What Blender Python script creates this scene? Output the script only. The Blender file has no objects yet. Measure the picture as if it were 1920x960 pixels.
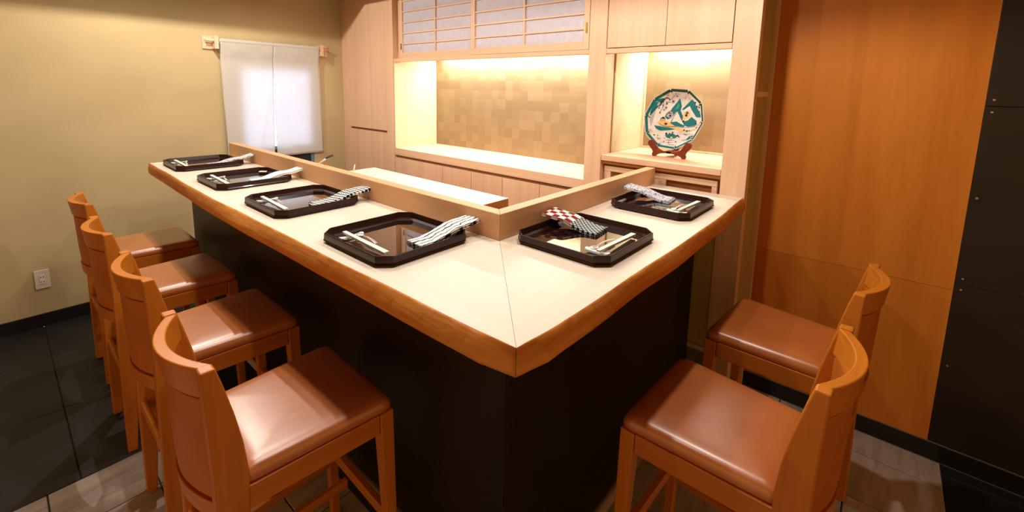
import bpy, bmesh, math, random
from mathutils import Vector, Matrix
random.seed(7)
PI = math.pi
scene = bpy.context.scene
COL = scene.collection

# ------------------------------------------------------------------ camera
def make_camera():
    yaw, pitch, roll = 0.86950, 0.14425, -0.02061
    f = Vector((math.sin(yaw)*math.cos(pitch), math.cos(yaw)*math.cos(pitch), -math.sin(pitch)))
    r = Vector((math.cos(yaw), -math.sin(yaw), 0))
    d = f.cross(r)
    c, s = math.cos(roll), math.sin(roll)
    r2 = c*r + s*d
    d2 = -s*r + c*d
    cam = bpy.data.cameras.new('camera')
    o = bpy.data.objects.new('camera', cam)
    m = Matrix((r2, -d2, -f)).transposed().to_4x4()
    m.translation = Vector((-0.6031, -0.4888, 1.6000))
    o.matrix_world = m
    cam.sensor_fit = 'HORIZONTAL'
    cam.sensor_width = 36
    cam.lens = 36*829.93/1920
    cam.shift_y = -(480-287.3)/1920
    cam.clip_start = 0.02
    COL.objects.link(o)
    scene.camera = o
make_camera()

# ------------------------------------------------------------------ world, lights, exposure
scene.view_settings.view_transform = 'Standard'
scene.view_settings.look = 'None'
scene.view_settings.gamma = 1
scene.view_settings.exposure = 0.0
w = bpy.data.worlds.new('world'); scene.world = w
w.use_nodes = True
w.node_tree.nodes['Background'].inputs[0].default_value = (1.0, 0.52, 0.16, 1)
w.node_tree.nodes['Background'].inputs[1].default_value = 0.64

WARM = (1.0, 0.895, 0.775)
def spot(name, loc, power, size=168, blend=.25, radius=0.03, col=WARM):
    l = bpy.data.lights.new(name, 'SPOT'); l.energy = power; l.color = col; l.shadow_soft_size = radius
    l.spot_size = math.radians(size); l.spot_blend = blend
    o = bpy.data.objects.new(name, l); o.location = loc; COL.objects.link(o); return o
def area(name, loc, rot, sx, sy, power, col):
    l = bpy.data.lights.new(name, 'AREA'); l.shape = 'RECTANGLE'; l.size = sx; l.size_y = sy; l.energy = power; l.color = col
    o = bpy.data.objects.new(name, l); o.location = loc; o.rotation_euler = rot; COL.objects.link(o); return o
for (x, y, p, r) in ((.05, .42, 20, .03), (.06, .90, 25, .03), (.12, 1.75, 46, .03), (.20, 2.85, 56, .012), (.85, .16, 44, .03), (.98, 1.45, 38, .03)):
    sp_ = spot('ceiling_spot', (x, y, 2.53), p, radius=r)
    if r < .02: sp_.data.spot_size, sp_.data.spot_blend = math.radians(179), .02
area('niche_strip', (2.040, 1.80, 1.888), (0, 0, 0), .04, 1.66, 32, (1.0, .95, .87))
area('alcove_strip', (2.095, .42, 1.888), (0, 0, 0), .04, .52, 9.5, (1.0, .95, .87))

# ------------------------------------------------------------------ materials
def new_mat(name):
    m = bpy.data.materials.new(name); m.use_nodes = True
    nt = m.node_tree; b = nt.nodes['Principled BSDF']
    return m, nt, b
def srgb(r, g, b):
    def c(v):
        v /= 255
        return v/12.92 if v <= .04045 else ((v+.055)/1.055)**2.4
    return (c(r), c(g), c(b), 1)
def ramp(nt, stops):
    n = nt.nodes.new('ShaderNodeValToRGB')
    e = n.color_ramp.elements
    e[0].position, e[0].color = stops[0]
    e[1].position, e[1].color = stops[-1]
    for p, c in stops[1:-1]:
        x = e.new(p); x.color = c
    return n
def coords(nt, scale=(1, 1, 1), rot=(0, 0, 0)):
    t = nt.nodes.new('ShaderNodeTexCoord'); mp = nt.nodes.new('ShaderNodeMapping')
    mp.inputs['Scale'].default_value = scale; mp.inputs['Rotation'].default_value = rot
    nt.links.new(t.outputs['Object'], mp.inputs['Vector'])
    return mp
def noise(nt, vec, scale, detail=4, rough=.55, dist=0):
    n = nt.nodes.new('ShaderNodeTexNoise')
    n.inputs['Scale'].default_value = scale; n.inputs['Detail'].default_value = detail
    n.inputs['Roughness'].default_value = rough; n.inputs['Distortion'].default_value = dist
    nt.links.new(vec.outputs[0], n.inputs['Vector'])
    return n
def bump(nt, b, src, strength, dist=.002):
    n = nt.nodes.new('ShaderNodeBump'); n.inputs['Strength'].default_value = strength; n.inputs['Distance'].default_value = dist
    nt.links.new(src, n.inputs['Height']); nt.links.new(n.outputs[0], b.inputs['Normal'])
def plain(name, col, rough=.5, metal=0, spec=.5, coat=0):
    m, nt, b = new_mat(name)
    mp = coords(nt); n = noise(nt, mp, 30, 3)
    c2 = tuple(x*.88 for x in col[:3])+(1,)
    r = ramp(nt, [(.3, c2), (.7, col)])
    nt.links.new(n.outputs[0], r.inputs[0]); nt.links.new(r.outputs[0], b.inputs['Base Color'])
    b.inputs['Roughness'].default_value = rough; b.inputs['Metallic'].default_value = metal
    b.inputs['Specular IOR Level'].default_value = spec
    b.inputs['Coat Weight'].default_value = coat; b.inputs['Coat Roughness'].default_value = .08
    return m
def wood(name, c1, c2, axis='Z', fine=60, rough=.5, coarse=5, bumpk=.05, spec=.4, stretch=.04, bdist=.002):
    """grain runs along the given axis"""
    m, nt, b = new_mat(name)
    s = {'X': (stretch, 1, 1), 'Y': (1, stretch, 1), 'Z': (1, 1, stretch)}[axis]
    mp = coords(nt, s)
    n1 = noise(nt, mp, fine, 5, .6, .4); n2 = noise(nt, mp, coarse, 3, .5, .6)
    mx = nt.nodes.new('ShaderNodeMath'); mx.operation = 'ADD'
    m1 = nt.nodes.new('ShaderNodeMath'); m1.operation = 'MULTIPLY'; m1.inputs[1].default_value = .45
    m2 = nt.nodes.new('ShaderNodeMath'); m2.operation = 'MULTIPLY'; m2.inputs[1].default_value = .55
    nt.links.new(n1.outputs[0], m1.inputs[0]); nt.links.new(n2.outputs[0], m2.inputs[0])
    nt.links.new(m1.outputs[0], mx.inputs[0]); nt.links.new(m2.outputs[0], mx.inputs[1])
    r = ramp(nt, [(.33, c1), (.67, c2)])
    nt.links.new(mx.outputs[0], r.inputs[0]); nt.links.new(r.outputs[0], b.inputs['Base Color'])
    b.inputs['Roughness'].default_value = rough; b.inputs['Specular IOR Level'].default_value = spec
    bump(nt, b, mx.outputs[0], bumpk, bdist)
    return m

M = {}
M['hinoki_z'] = wood('pale_hinoki_vertical', srgb(214, 172, 138), srgb(232, 196, 164), 'Z', 45, .5, 7)
M['hinoki_y'] = wood('pale_hinoki_horizontal', srgb(216, 176, 142), srgb(233, 198, 166), 'Y', 45, .5, 7)
M['hinoki_x'] = wood('pale_hinoki_depth', srgb(228, 192, 154), srgb(243, 214, 180), 'X', 45, .5, 7)
M['counter_y'] = wood('counter_maple_left', srgb(222, 206, 188), srgb(232, 218, 202), 'Y', 30, .42, 3)
M['counter_x'] = wood('counter_maple_right', srgb(220, 202, 182), srgb(231, 215, 197), 'X', 30, .42, 3)
def live_edge(name, axis):
    m = wood(name, srgb(190, 106, 30), srgb(248, 178, 96), axis, 34, .5, 7, .9, .3, .10, .007)
    return m
M['edge_y'] = live_edge('live_edge_bark_left', 'Y')
M['edge_x'] = live_edge('live_edge_bark_right', 'X')
M['board_y'] = wood('splash_board_left', srgb(200, 150, 106), srgb(216, 168, 122), 'Y', 40, .5, 3)
M['board_x'] = wood('splash_board_right', srgb(200, 150, 106), srgb(216, 168, 122), 'X', 40, .5, 3)
M['stool'] = wood('stool_beech', srgb(188, 104, 22), srgb(212, 128, 38), 'Z', 50, .38, 4, .03, .45)
M['stool_y'] = wood('stool_beech_across', srgb(190, 106, 24), srgb(216, 132, 40), 'Y', 50, .38, 4, .03, .45)
M['stool_x'] = wood('stool_beech_along', srgb(188, 104, 22), srgb(212, 128, 38), 'X', 50, .38, 4, .03, .45)
M['ply'] = wood('orange_plywood', srgb(192, 108, 28), srgb(217, 135, 48), 'Z', 14, .5, 2.2, .02, .3, .10)
M['ply_low'] = wood('orange_plywood_low', srgb(188, 104, 26), srgb(213, 131, 46), 'Z', 14, .5, 2.6, .02, .3, .12)
M['stand'] = wood('red_brown_stand', srgb(92, 34, 16), srgb(132, 54, 28), 'Z', 60, .35)
M['dark_base'] = wood('dark_stained_panel', srgb(20, 15, 10), srgb(28, 21, 14), 'Z', 30, .42, 3, .04, .35, .3)
M['dark_panel'] = wood('black_wall_panel', srgb(34, 26, 20), srgb(48, 37, 28), 'Y', 8, .45, 2, .02, .3, .6)
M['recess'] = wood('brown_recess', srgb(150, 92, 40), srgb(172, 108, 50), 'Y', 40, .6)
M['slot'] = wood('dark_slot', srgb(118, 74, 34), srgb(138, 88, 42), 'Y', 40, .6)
M['baseboard'] = plain('black_baseboard', srgb(22, 22, 22), .35)
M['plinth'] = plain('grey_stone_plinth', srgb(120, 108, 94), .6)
M['plinth_lip'] = plain('pale_stone_lip', srgb(214, 190, 168), .6)
M['olive'] = plain('olive_wall_cloth', srgb(186, 162, 104), .8, 0, .2)
M['olive_pale'] = plain('pale_green_niche_cloth', srgb(206, 196, 160), .8, 0, .2)
M['steel'] = plain('brushed_steel', srgb(214, 206, 194), .3, 1)
M['rail_steel'] = plain('polished_rail_steel', srgb(240, 232, 218), .25, .3)
M['brass'] = plain('aged_brass', srgb(150, 112, 44), .4, .8)
M['black_gap'] = plain('dark_gap', srgb(26, 22, 18), .7)
M['white_plastic'] = plain('white_plastic', srgb(226, 214, 200), .4)
M['white_insert'] = plain('white_socket_face', srgb(240, 232, 222), .35)
M['porcelain'] = plain('white_porcelain', srgb(246, 243, 236), .15)
M['chop'] = wood('pale_aspen', srgb(244, 232, 212), srgb(252, 244, 230), 'Y', 60, .5)
M['red'] = plain('red_enamel', srgb(190, 44, 26), .35)
M['alu_blue'] = plain('window_frame_aluminium', srgb(96, 128, 140), .4)
M['black_rubber'] = plain('black_grip', srgb(24, 20, 18), .5)
M['shoji_paper'] = plain('shoji_paper', srgb(204, 199, 212), .8, 0, .2)

def lacquer():
    m, nt, b = new_mat('black_brown_lacquer')
    mp = coords(nt); n = noise(nt, mp, 12, 2)
    r = ramp(nt, [(.3, srgb(34, 12, 9)), (.7, srgb(46, 19, 13))])
    nt.links.new(n.outputs[0], r.inputs[0]); nt.links.new(r.outputs[0], b.inputs['Base Color'])
    b.inputs['Roughness'].default_value = .28; b.inputs['Specular IOR Level'].default_value = .3; b.inputs['Coat Weight'].default_value = .08; b.inputs['Coat Roughness'].default_value = .05
    return m
M['lacquer'] = lacquer()
def lacquer_mirror():
    m, nt, b = new_mat('mirror_lacquer')
    mp = coords(nt); n = noise(nt, mp, 12, 2)
    r = ramp(nt, [(.3, srgb(24, 10, 7)), (.7, srgb(34, 15, 10))])
    nt.links.new(n.outputs[0], r.inputs[0]); nt.links.new(r.outputs[0], b.inputs['Base Color'])
    b.inputs['Roughness'].default_value = .03; b.inputs['IOR'].default_value = 1.9
    b.inputs['Coat Weight'].default_value = 1; b.inputs['Coat Roughness'].default_value = .02
    return m
M['lacquer_mirror'] = lacquer_mirror()
def leather(name, c1, c2, rough):
    m, nt, b = new_mat(name)
    mp = coords(nt); n = noise(nt, mp, 6, 3)
    r = ramp(nt, [(.3, c1), (.7, c2)])
    nt.links.new(n.outputs[0], r.inputs[0]); nt.links.new(r.outputs[0], b.inputs['Base Color'])
    v = nt.nodes.new('ShaderNodeTexVoronoi'); v.inputs['Scale'].default_value = 420
    nt.links.new(mp.outputs[0], v.inputs['Vector'])
    bump(nt, b, v.outputs['Distance'], .12, .0008)
    b.inputs['Roughness'].default_value = rough; b.inputs['Specular IOR Level'].default_value = 1.0; b.inputs['Coat Weight'].default_value = 1.0; b.inputs['Coat Roughness'].default_value = .33
    return m
M['leather'] = leather('tan_leather', srgb(192, 106, 46), srgb(206, 120, 56), .36)
M['leather_back'] = leather('brown_leather_back', srgb(184, 98, 26), srgb(198, 110, 34), .5)
for m_ in ('leather_back',):
    M[m_].node_tree.nodes['Principled BSDF'].inputs['Coat Weight'].default_value = 0
    M[m_].node_tree.nodes['Principled BSDF'].inputs['Specular IOR Level'].default_value = .4
def plaster():
    m, nt, b = new_mat('olive_plaster')
    mp = coords(nt); n = noise(nt, mp, 2.2, 5); n2 = noise(nt, mp, 260, 3, .7)
    r = ramp(nt, [(.3, srgb(182, 163, 122)), (.7, srgb(194, 174, 132))])
    nt.links.new(n.outputs[0], r.inputs[0]); nt.links.new(r.outputs[0], b.inputs['Base Color'])
    b.inputs['Roughness'].default_value = .85; b.inputs['Specular IOR Level'].default_value = .2
    bump(nt, b, n2.outputs[0], .18, .002)
    return m
M['plaster'] = plaster()
def travertine():
    m, nt, b = new_mat('travertine_tile')
    oi = nt.nodes.new('ShaderNodeObjectInfo')
    mp = coords(nt, (3, 22, 22)); add = nt.nodes.new('ShaderNodeVectorMath'); add.operation = 'ADD'
    sc = nt.nodes.new('ShaderNodeVectorMath'); sc.operation = 'SCALE'; sc.inputs['Scale'].default_value = 40
    cb = nt.nodes.new('ShaderNodeCombineXYZ'); nt.links.new(oi.outputs['Random'], cb.inputs[0]); nt.links.new(oi.outputs['Random'], cb.inputs[1])
    nt.links.new(cb.outputs[0], sc.inputs[0]); nt.links.new(mp.outputs[0], add.inputs[0]); nt.links.new(sc.outputs[0], add.inputs[1])
    n = noise(nt, add, .9, 6, .6, .5); n2 = noise(nt, add, 9, 4, .7)
    r = ramp(nt, [(.28, srgb(148, 134, 122)), (.5, srgb(178, 164, 152)), (.75, srgb(200, 187, 175))])
    nt.links.new(n.outputs[0], r.inputs[0])
    pits = ramp(nt, [(.30, (.35, .35, .35, 1)), (.36, (1, 1, 1, 1))]); nt.links.new(n2.outputs[0], pits.inputs[0])
    mul = nt.nodes.new('ShaderNodeMix'); mul.data_type = 'RGBA'; mul.blend_type = 'MULTIPLY'; mul.inputs[0].default_value = .75
    nt.links.new(r.outputs[0], mul.inputs[6]); nt.links.new(pits.outputs[0], mul.inputs[7])
    nt.links.new(mul.outputs[2], b.inputs['Base Color'])
    b.inputs['Roughness'].default_value = .5
    bump(nt, b, n2.outputs[0], .2, .001)
    return m
M['travertine'] = travertine()
def black_tile():
    m, nt, b = new_mat('black_floor_tile')
    mp = coords(nt); n = noise(nt, mp, 3, 5); n2 = noise(nt, mp, 90, 3)
    r = ramp(nt, [(.3, srgb(22, 23, 26)), (.7, srgb(29, 30, 34))])
    nt.links.new(n.outputs[0], r.inputs[0]); nt.links.new(r.outputs[0], b.inputs['Base Color'])
    b.inputs['Roughness'].default_value = .5
    bump(nt, b, n2.outputs[0], .06, .001)
    return m
M['black_tile'] = black_tile()
M['ceiling'] = plain('brown_ceiling_board', srgb(92, 64, 40), .8)
M['grout'] = plain('grey_grout', srgb(96, 86, 78), .8)
M['grout_dark'] = plain('dark_grout', srgb(74, 68, 64), .8)
def gold_leaf():
    m, nt, b = new_mat('gold_leaf_squares')
    mp = coords(nt, (1/.076, 1/.076, 1/.076))
    wob = noise(nt, mp, 1.1, 2)
    sub = nt.nodes.new('ShaderNodeVectorMath'); sub.operation = 'MULTIPLY_ADD'
    sub.inputs[1].default_value = (0, .25, .25)
    nt.links.new(wob.outputs[1], sub.inputs[0]); nt.links.new(mp.outputs[0], sub.inputs[2])
    fl = nt.nodes.new('ShaderNodeVectorMath'); fl.operation = 'FLOOR'
    nt.links.new(sub.outputs[0], fl.inputs[0])
    sep = nt.nodes.new('ShaderNodeSeparateXYZ'); nt.links.new(fl.outputs[0], sep.inputs[0])
    cb = nt.nodes.new('ShaderNodeCombineXYZ'); nt.links.new(sep.outputs[1], cb.inputs[1]); nt.links.new(sep.outputs[2], cb.inputs[2])
    wn = nt.nodes.new('ShaderNodeTexWhiteNoise'); wn.noise_dimensions = '3D'
    nt.links.new(cb.outputs[0], wn.inputs['Vector'])
    mp2 = coords(nt, (1, 1, .5)); n2 = noise(nt, mp2, 14, 5)
    mx = nt.nodes.new('ShaderNodeMath'); mx.operation = 'MULTIPLY_ADD'; mx.inputs[1].default_value = .75
    m2 = nt.nodes.new('ShaderNodeMath'); m2.operation = 'MULTIPLY'; m2.inputs[1].default_value = .35
    nt.links.new(n2.outputs[0], m2.inputs[0])
    nt.links.new(wn.outputs[0], mx.inputs[0]); nt.links.new(m2.outputs[0], mx.inputs[2])
    r = ramp(nt, [(.1, srgb(142, 121, 88)), (.95, srgb(158, 137, 104))])
    nt.links.new(mx.outputs[0], r.inputs[0]); nt.links.new(r.outputs[0], b.inputs['Base Color'])
    b.inputs['Roughness'].default_value = .5; b.inputs['Metallic'].default_value = .35
    return m
M['gold'] = gold_leaf()
def cloth_translucent():
    m, nt, b = new_mat('white_noren_cotton')
    out = nt.nodes['Material Output']
    mp = coords(nt); n = noise(nt, mp, 300, 2)
    r = ramp(nt, [(.3, srgb(226, 222, 216)), (.7, srgb(236, 232, 226))])
    nt.links.new(n.outputs[0], r.inputs[0]); nt.links.new(r.outputs[0], b.inputs['Base Color'])
    b.inputs['Roughness'].default_value = .9; b.inputs['Specular IOR Level'].default_value = .1
    t = nt.nodes.new('ShaderNodeBsdfTranslucent'); nt.links.new(r.outputs[0], t.inputs[0])
    mx = nt.nodes.new('ShaderNodeMixShader'); mx.inputs[0].default_value = .46
    nt.links.new(b.outputs[0], mx.inputs[1]); nt.links.new(t.outputs[0], mx.inputs[2])
    nt.links.new(mx.outputs[0], out.inputs[0])
    return m
M['noren'] = cloth_translucent()
def lit_pane():
    m, nt, b = new_mat('daylit_window_pane')
    b.inputs['Base Color'].default_value = (.6, .7, .8, 1); b.inputs['Roughness'].default_value = .3
    mp = coords(nt); n = noise(nt, mp, 9, 3)
    r = ramp(nt, [(.3, (.42, .56, 1, 1)), (.7, (.52, .66, 1, 1))])
    nt.links.new(n.outputs[0], r.inputs[0]); nt.links.new(r.outputs[0], b.inputs['Emission Color'])
    b.inputs['Emission Strength'].default_value = 3.9
    return m
M['pane'] = lit_pane()
def towel_mat(kind):
    m, nt, b = new_mat('towel_'+kind)
    b.inputs['Roughness'].default_value = .9; b.inputs['Specular IOR Level'].default_value = .1
    white = srgb(240, 236, 230)
    L = nt.links.new
    if kind == 'plain':
        mp = coords(nt); n = noise(nt, mp, 200, 2); r = ramp(nt, [(.3, srgb(228, 226, 222)), (.7, white)]); L(n.outputs[0], r.inputs[0]); L(r.outputs[0], b.inputs['Base Color'])
    elif kind == 'faded':
        mp = coords(nt); n = noise(nt, mp, 110, 2); r = ramp(nt, [(.42, srgb(150, 152, 166)), (.55, srgb(232, 230, 230))]); L(n.outputs[0], r.inputs[0]); L(r.outputs[0], b.inputs['Base Color'])
    elif kind == 'check':
        mp = coords(nt, (1, 1, .0), (0, 0, .6)); c = nt.nodes.new('ShaderNodeTexChecker'); c.inputs['Scale'].default_value = 90
        c.inputs[1].default_value = white; c.inputs[2].default_value = srgb(36, 38, 52); L(mp.outputs[0], c.inputs[0]); L(c.outputs[0], b.inputs['Base Color'])
    elif kind == 'stripe':
        mp = coords(nt, (1, 1, 0)); wv = nt.nodes.new('ShaderNodeTexWave'); wv.bands_direction = 'Y'; wv.inputs['Scale'].default_value = 17
        wv.inputs['Distortion'].default_value = 4.5; wv.inputs['Detail'].default_value = 2; wv.inputs['Detail Scale'].default_value = 1.6
        L(mp.outputs[0], wv.inputs[0]); r = ramp(nt, [(.09, srgb(34, 38, 50)), (.20, white)]); L(wv.outputs[0], r.inputs[0]); L(r.outputs[0], b.inputs['Base Color'])
    elif kind == 'redcheck':
        mp = coords(nt, (1, 1, 0)); c = nt.nodes.new('ShaderNodeTexChecker'); c.inputs['Scale'].default_value = 42
        c.inputs[1].default_value = srgb(134, 40, 48); c.inputs[2].default_value = srgb(236, 222, 214); L(mp.outputs[0], c.inputs[0])
        mp2 = coords(nt, (1, 1, 0), (0, 0, PI/4)); c2 = nt.nodes.new('ShaderNodeTexBrick'); c2.inputs['Scale'].default_value = 62; c2.offset = 0
        c2.inputs['Brick Width'].default_value = .8; c2.inputs['Row Height'].default_value = .8; c2.inputs['Mortar Size'].default_value = .12
        c2.inputs[1].default_value = srgb(190, 196, 198); c2.inputs[2].default_value = srgb(176, 184, 188); c2.inputs[3].default_value = srgb(26, 28, 34)
        L(mp2.outputs[0], c2.inputs[0])
        sx = nt.nodes.new('ShaderNodeSeparateXYZ'); L(coords(nt).outputs[0], sx.inputs[0])
        lt = nt.nodes.new('ShaderNodeMath'); lt.operation = 'LESS_THAN'; lt.inputs[1].default_value = .095
        L(sx.outputs[0], lt.inputs[0])
        mx = nt.nodes.new('ShaderNodeMix'); mx.data_type = 'RGBA'; L(lt.outputs[0], mx.inputs[0]); L(c.outputs[0], mx.inputs[6]); L(c2.outputs[0], mx.inputs[7])
        L(mx.outputs[2], b.inputs['Base Color'])
    else:
        mp = coords(nt); n = noise(nt, mp, 130, 3, .7); r = ramp(nt, [(.40, srgb(58, 62, 84)), (.50, srgb(196, 194, 204)), (.7, srgb(224, 220, 222))]); L(n.outputs[0], r.inputs[0]); L(r.outputs[0], b.inputs['Base Color'])
    return m

# ------------------------------------------------------------------ mesh helpers
class MB:
    def __init__(s): s.v = []; s.f = []; s.mi = []; s.smooth = False
    def add(s, vs, fs, mi=0):
        o = len(s.v); s.v += [tuple(p) for p in vs]; s.f += [tuple(i+o for i in f) for f in fs]; s.mi += [mi]*len(fs); return s
    def box(s, x0, x1, y0, y1, z0, z1, mi=0):
        x0, x1 = sorted((x0, x1)); y0, y1 = sorted((y0, y1)); z0, z1 = sorted((z0, z1))
        return s.add([(x0, y0, z0), (x1, y0, z0), (x1, y1, z0), (x0, y1, z0), (x0, y0, z1), (x1, y0, z1), (x1, y1, z1), (x0, y1, z1)],
                     [(0, 3, 2, 1), (4, 5, 6, 7), (0, 1, 5, 4), (1, 2, 6, 5), (2, 3, 7, 6), (3, 0, 4, 7)], mi)
    def loft(s, rings, cap=True, mi=0, closed=True):
        n = len(rings[0]); vs = [p for r in rings for p in r]; fs = []
        for k in range(len(rings)-1):
            for i in range(n if closed else n-1):
                j = (i+1) % n
                fs.append((k*n+i, k*n+j, (k+1)*n+j, (k+1)*n+i))
        if cap: fs += [tuple(reversed(range(n))), tuple((len(rings)-1)*n+i for i in range(n))]
        return s.add(vs, fs, mi)
    def tube(s, pts, rad, n=10, mi=0, cap=True):
        pts = [Vector(p) for p in pts]; rings = []
        for i, p in enumerate(pts):
            t = (pts[min(i+1, len(pts)-1)]-pts[max(i-1, 0)]).normalized()
            up = Vector((0, 0, 1)) if abs(t.z) < .9 else Vector((1, 0, 0))
            a = t.cross(up).normalized(); b = a.cross(t)
            r = rad[i] if isinstance(rad, (list, tuple)) else rad
            rings.append([p+a*(r*math.cos(2*PI*k/n))+b*(r*math.sin(2*PI*k/n)) for k in range(n)])
        return s.loft(rings, cap, mi)
    def build(s, name, mats, parent=None, bevel=0, smooth=False, segs=2, angle=.6):
        me = bpy.data.meshes.new(name); me.from_pydata(s.v, [], s.f)
        for m in (mats if isinstance(mats, (list, tuple)) else [mats]): me.materials.append(m)
        for p, i in zip(me.polygons, s.mi): p.material_index = i
        bm = bmesh.new(); bm.from_mesh(me); bmesh.ops.recalc_face_normals(bm, faces=bm.faces)
        bm.to_mesh(me); bm.free()
        if smooth:
            for p in me.polygons: p.use_smooth = True
        o = bpy.data.objects.new(name, me); COL.objects.link(o)
        if parent: o.parent = parent
        if bevel:
            b = o.modifiers.new('bevel', 'BEVEL'); b.width = bevel; b.segments = segs; b.limit_method = 'ANGLE'; b.angle_limit = angle
        return o
def empty(name, loc, label, cat, group=None, rz=0):
    o = bpy.data.objects.new(name, None); COL.objects.link(o); o.location = loc; o.rotation_euler = (0, 0, rz)
    o.empty_display_size = .1
    o['label'] = label; o['category'] = cat
    if group: o['group'] = group
    return o
def tag(o, label, cat, group=None):
    o['label'] = label; o['category'] = cat
    if group: o['group'] = group
    return o
def struct(o, label=None):
    o['kind'] = 'structure'
    if label: o['label'] = label
    return o
def senpty(name):
    o = bpy.data.objects.new(name, None); COL.objects.link(o); o.empty_display_size = .1; o['kind'] = 'structure'; return o
def box(name, dims, mat, parent=None, bevel=0):
    return MB().box(*dims).build(name, mat, parent, bevel)

# key sizes (metres)
H = 1.115; T = .062          # counter top height and thickness
L = 2.87; W = 1.653          # end of left arm, cabinet front plane
LW = 3.587; RX = 1.987       # left wall plane (y), right wall plane (x)
P = .42; PT = .047           # splash board position and thickness

# ------------------------------------------------------------------ structure
# floor: sub-slab, travertine tiles and black tiles (every tile its own part)
floor = struct(MB().box(-3.2, 2.3, -2.6, LW, -.06, -.008).build('floor', M['grout_dark']))
tile_mesh = {}
def tile(x0, x1, y0, y1, mat, kind):
    g = .0025 if kind == 'stone' else .0015
    key = (kind, round(x1-x0, 3), round(y1-y0, 3))
    if key not in tile_mesh:
        w_, h_ = (x1-x0)/2-g, (y1-y0)/2-g
        b = .002
        rings = [[(-w_, -h_, -.008), (w_, -h_, -.008), (w_, h_, -.008), (-w_, h_, -.008)],
                 [(-w_, -h_, -b), (w_, -h_, -b), (w_, h_, -b), (-w_, h_, -b)],
                 [(-w_+b, -h_+b, 0), (w_-b, -h_+b, 0), (w_-b, h_-b, 0), (-w_+b, h_-b, 0)]]
        o = MB().loft(rings).build('floor_tile', mat, floor); tile_mesh[key] = o.data
    else:
        o = bpy.data.objects.new('floor_tile', tile_mesh[key]); COL.objects.link(o); o.parent = floor
    o.location = ((x0+x1)/2, (y0+y1)/2, 0)
YB0, YB1 = -.83, 1.845       # travertine strip between the two black floors
xs = [-3.0+.3*k for k in range(17)]+[RX]
xs = [x for x in xs if x < 1.81]+[RX]
ys = [YB0]+[-.515+.3*k for k in range(8)]+[YB1]
for i in range(len(xs)-1):
    for j in range(len(ys)-1):
        if xs[i] > .5 and ys[j] > .6: continue      # hidden kitchen side
        tile(xs[i], xs[i+1], ys[j], ys[j+1], M['travertine'], 'stone')
bx = [-3.1+.6*k+.196 for k in range(9)]
for i in range(8):
    for (y0, y1) in ((YB1, 2.447), (2.447, 3.047), (3.047, LW)):
        tile(bx[i], bx[i+1], y0, y1, M['black_tile'], 'black')
    for (y0, y1) in ((YB0-.6, YB0), (YB0-1.2, YB0-.6)):
        if bx[i+1] < RX+.1: tile(bx[i], min(bx[i+1], RX), y0, y1, M['black_tile'], 'black')
tile(bx[8], RX, YB0-.6, YB0, M['black_tile'], 'black')

# left wall with the window opening
WX0, WX1, WZ0, WZ1 = .728, 1.342, .86, 1.752
wl = MB()
wl.box(-3.2, WX0, LW, LW+.14, 0, 2.75); wl.box(WX1, 2.3, LW, LW+.14, 0, 2.75)
wl.box(WX0, WX1, LW, LW+.14, 0, WZ0); wl.box(WX0, WX1, LW, LW+.14, WZ1, 2.75)
struct(wl.build('wall_left', M['plaster']))
bl = struct(MB().box(-3.2, 1.66, LW-.012, LW, 0, .084).build('baseboard_left', M['baseboard'], None, .002))
# window behind the noren
win = senpty('window_1'); win.location = (0, 0, 0)
wf = MB(); yy0, yy1 = LW+.002, LW+.06
wf.box(WX0, WX0+.03, yy0, yy1, WZ0, WZ1); wf.box(WX1-.03, WX1, yy0, yy1, WZ0, WZ1)
wf.box(WX0+.03, WX1-.03, yy0, yy1, WZ1-.03, WZ1); wf.box(WX0+.03, WX1-.03, yy0, yy1, WZ0, WZ0+.03)
wf.box(WX0+.03, WX1-.03, yy0, yy1, 1.03, 1.06)
wf.build('window_frame', M['alu_blue'], win, .002)
box('window_pane', (WX0+.03, WX1-.03, LW+.006, LW+.012, 1.06, WZ1-.03), M['pane'], win)
box('dark_lower_panel', (WX0+.03, WX1-.03, LW+.006, LW+.016, WZ0+.03, 1.03), M['black_gap'], win)
for k in range(4): box('glazing_bar', (WX0+.03, WX1-.03, LW+.001, LW+.0058, 1.16+.14*k, 1.166+.14*k), M['alu_blue'], win)

# right wall: orange plywood sheets, black sheets, screws
wr = struct(MB().box(RX, RX+.12, -2.6, -.02, 0, 2.75).build('wall_right', M['dark_panel']))
box('plywood_sheet', (RX-.012, RX-.0005, -.779, -.02, .792, 2.40), M['ply'], wr, .0008)
box('plywood_sheet', (RX-.012, RX-.0005, -.779, -.02, .083, .7905), M['ply_low'], wr, .0008)
for (z0, z1) in ((.083, .8225), (.8235, 1.569), (1.571, 2.40)):
    pan = box('black_sheet', (RX-.013, RX-.0005, -1.62, -.780, z0, z1), M['dark_panel'], wr, .001)
    for zz in (z0+.025, (z0+z1)/2, z1-.022):
        for yy in (-.801, -1.2):
            if z0 < .1 and zz < .2: continue
            sc_ = MB().loft([[(RX-.013-d, yy+r*math.cos(a*PI/5), zz+r*math.sin(a*PI/5)) for a in range(10)] for d, r in ((0, .0045), (.0015, .0042), (.0018, .002))])
            sc_.build('screw', M['steel'], pan)
br = struct(MB().box(RX-.020, RX-.0005, -2.6, -.02, 0, .0825).build('baseboard_right', M['baseboard'], None, .002))
box('edge_line', (RX-.0185, RX-.0125, -2.6, -.02, .0826, .0842), M['plinth'], br)  # thin lighter grey strip along the top edge of the black baseboard
box('edge_line', (RX-.0225, RX-.0202, -2.6, -.02, .0002, .0022), M['plinth'], br)  # matching lighter strip along its foot

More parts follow.
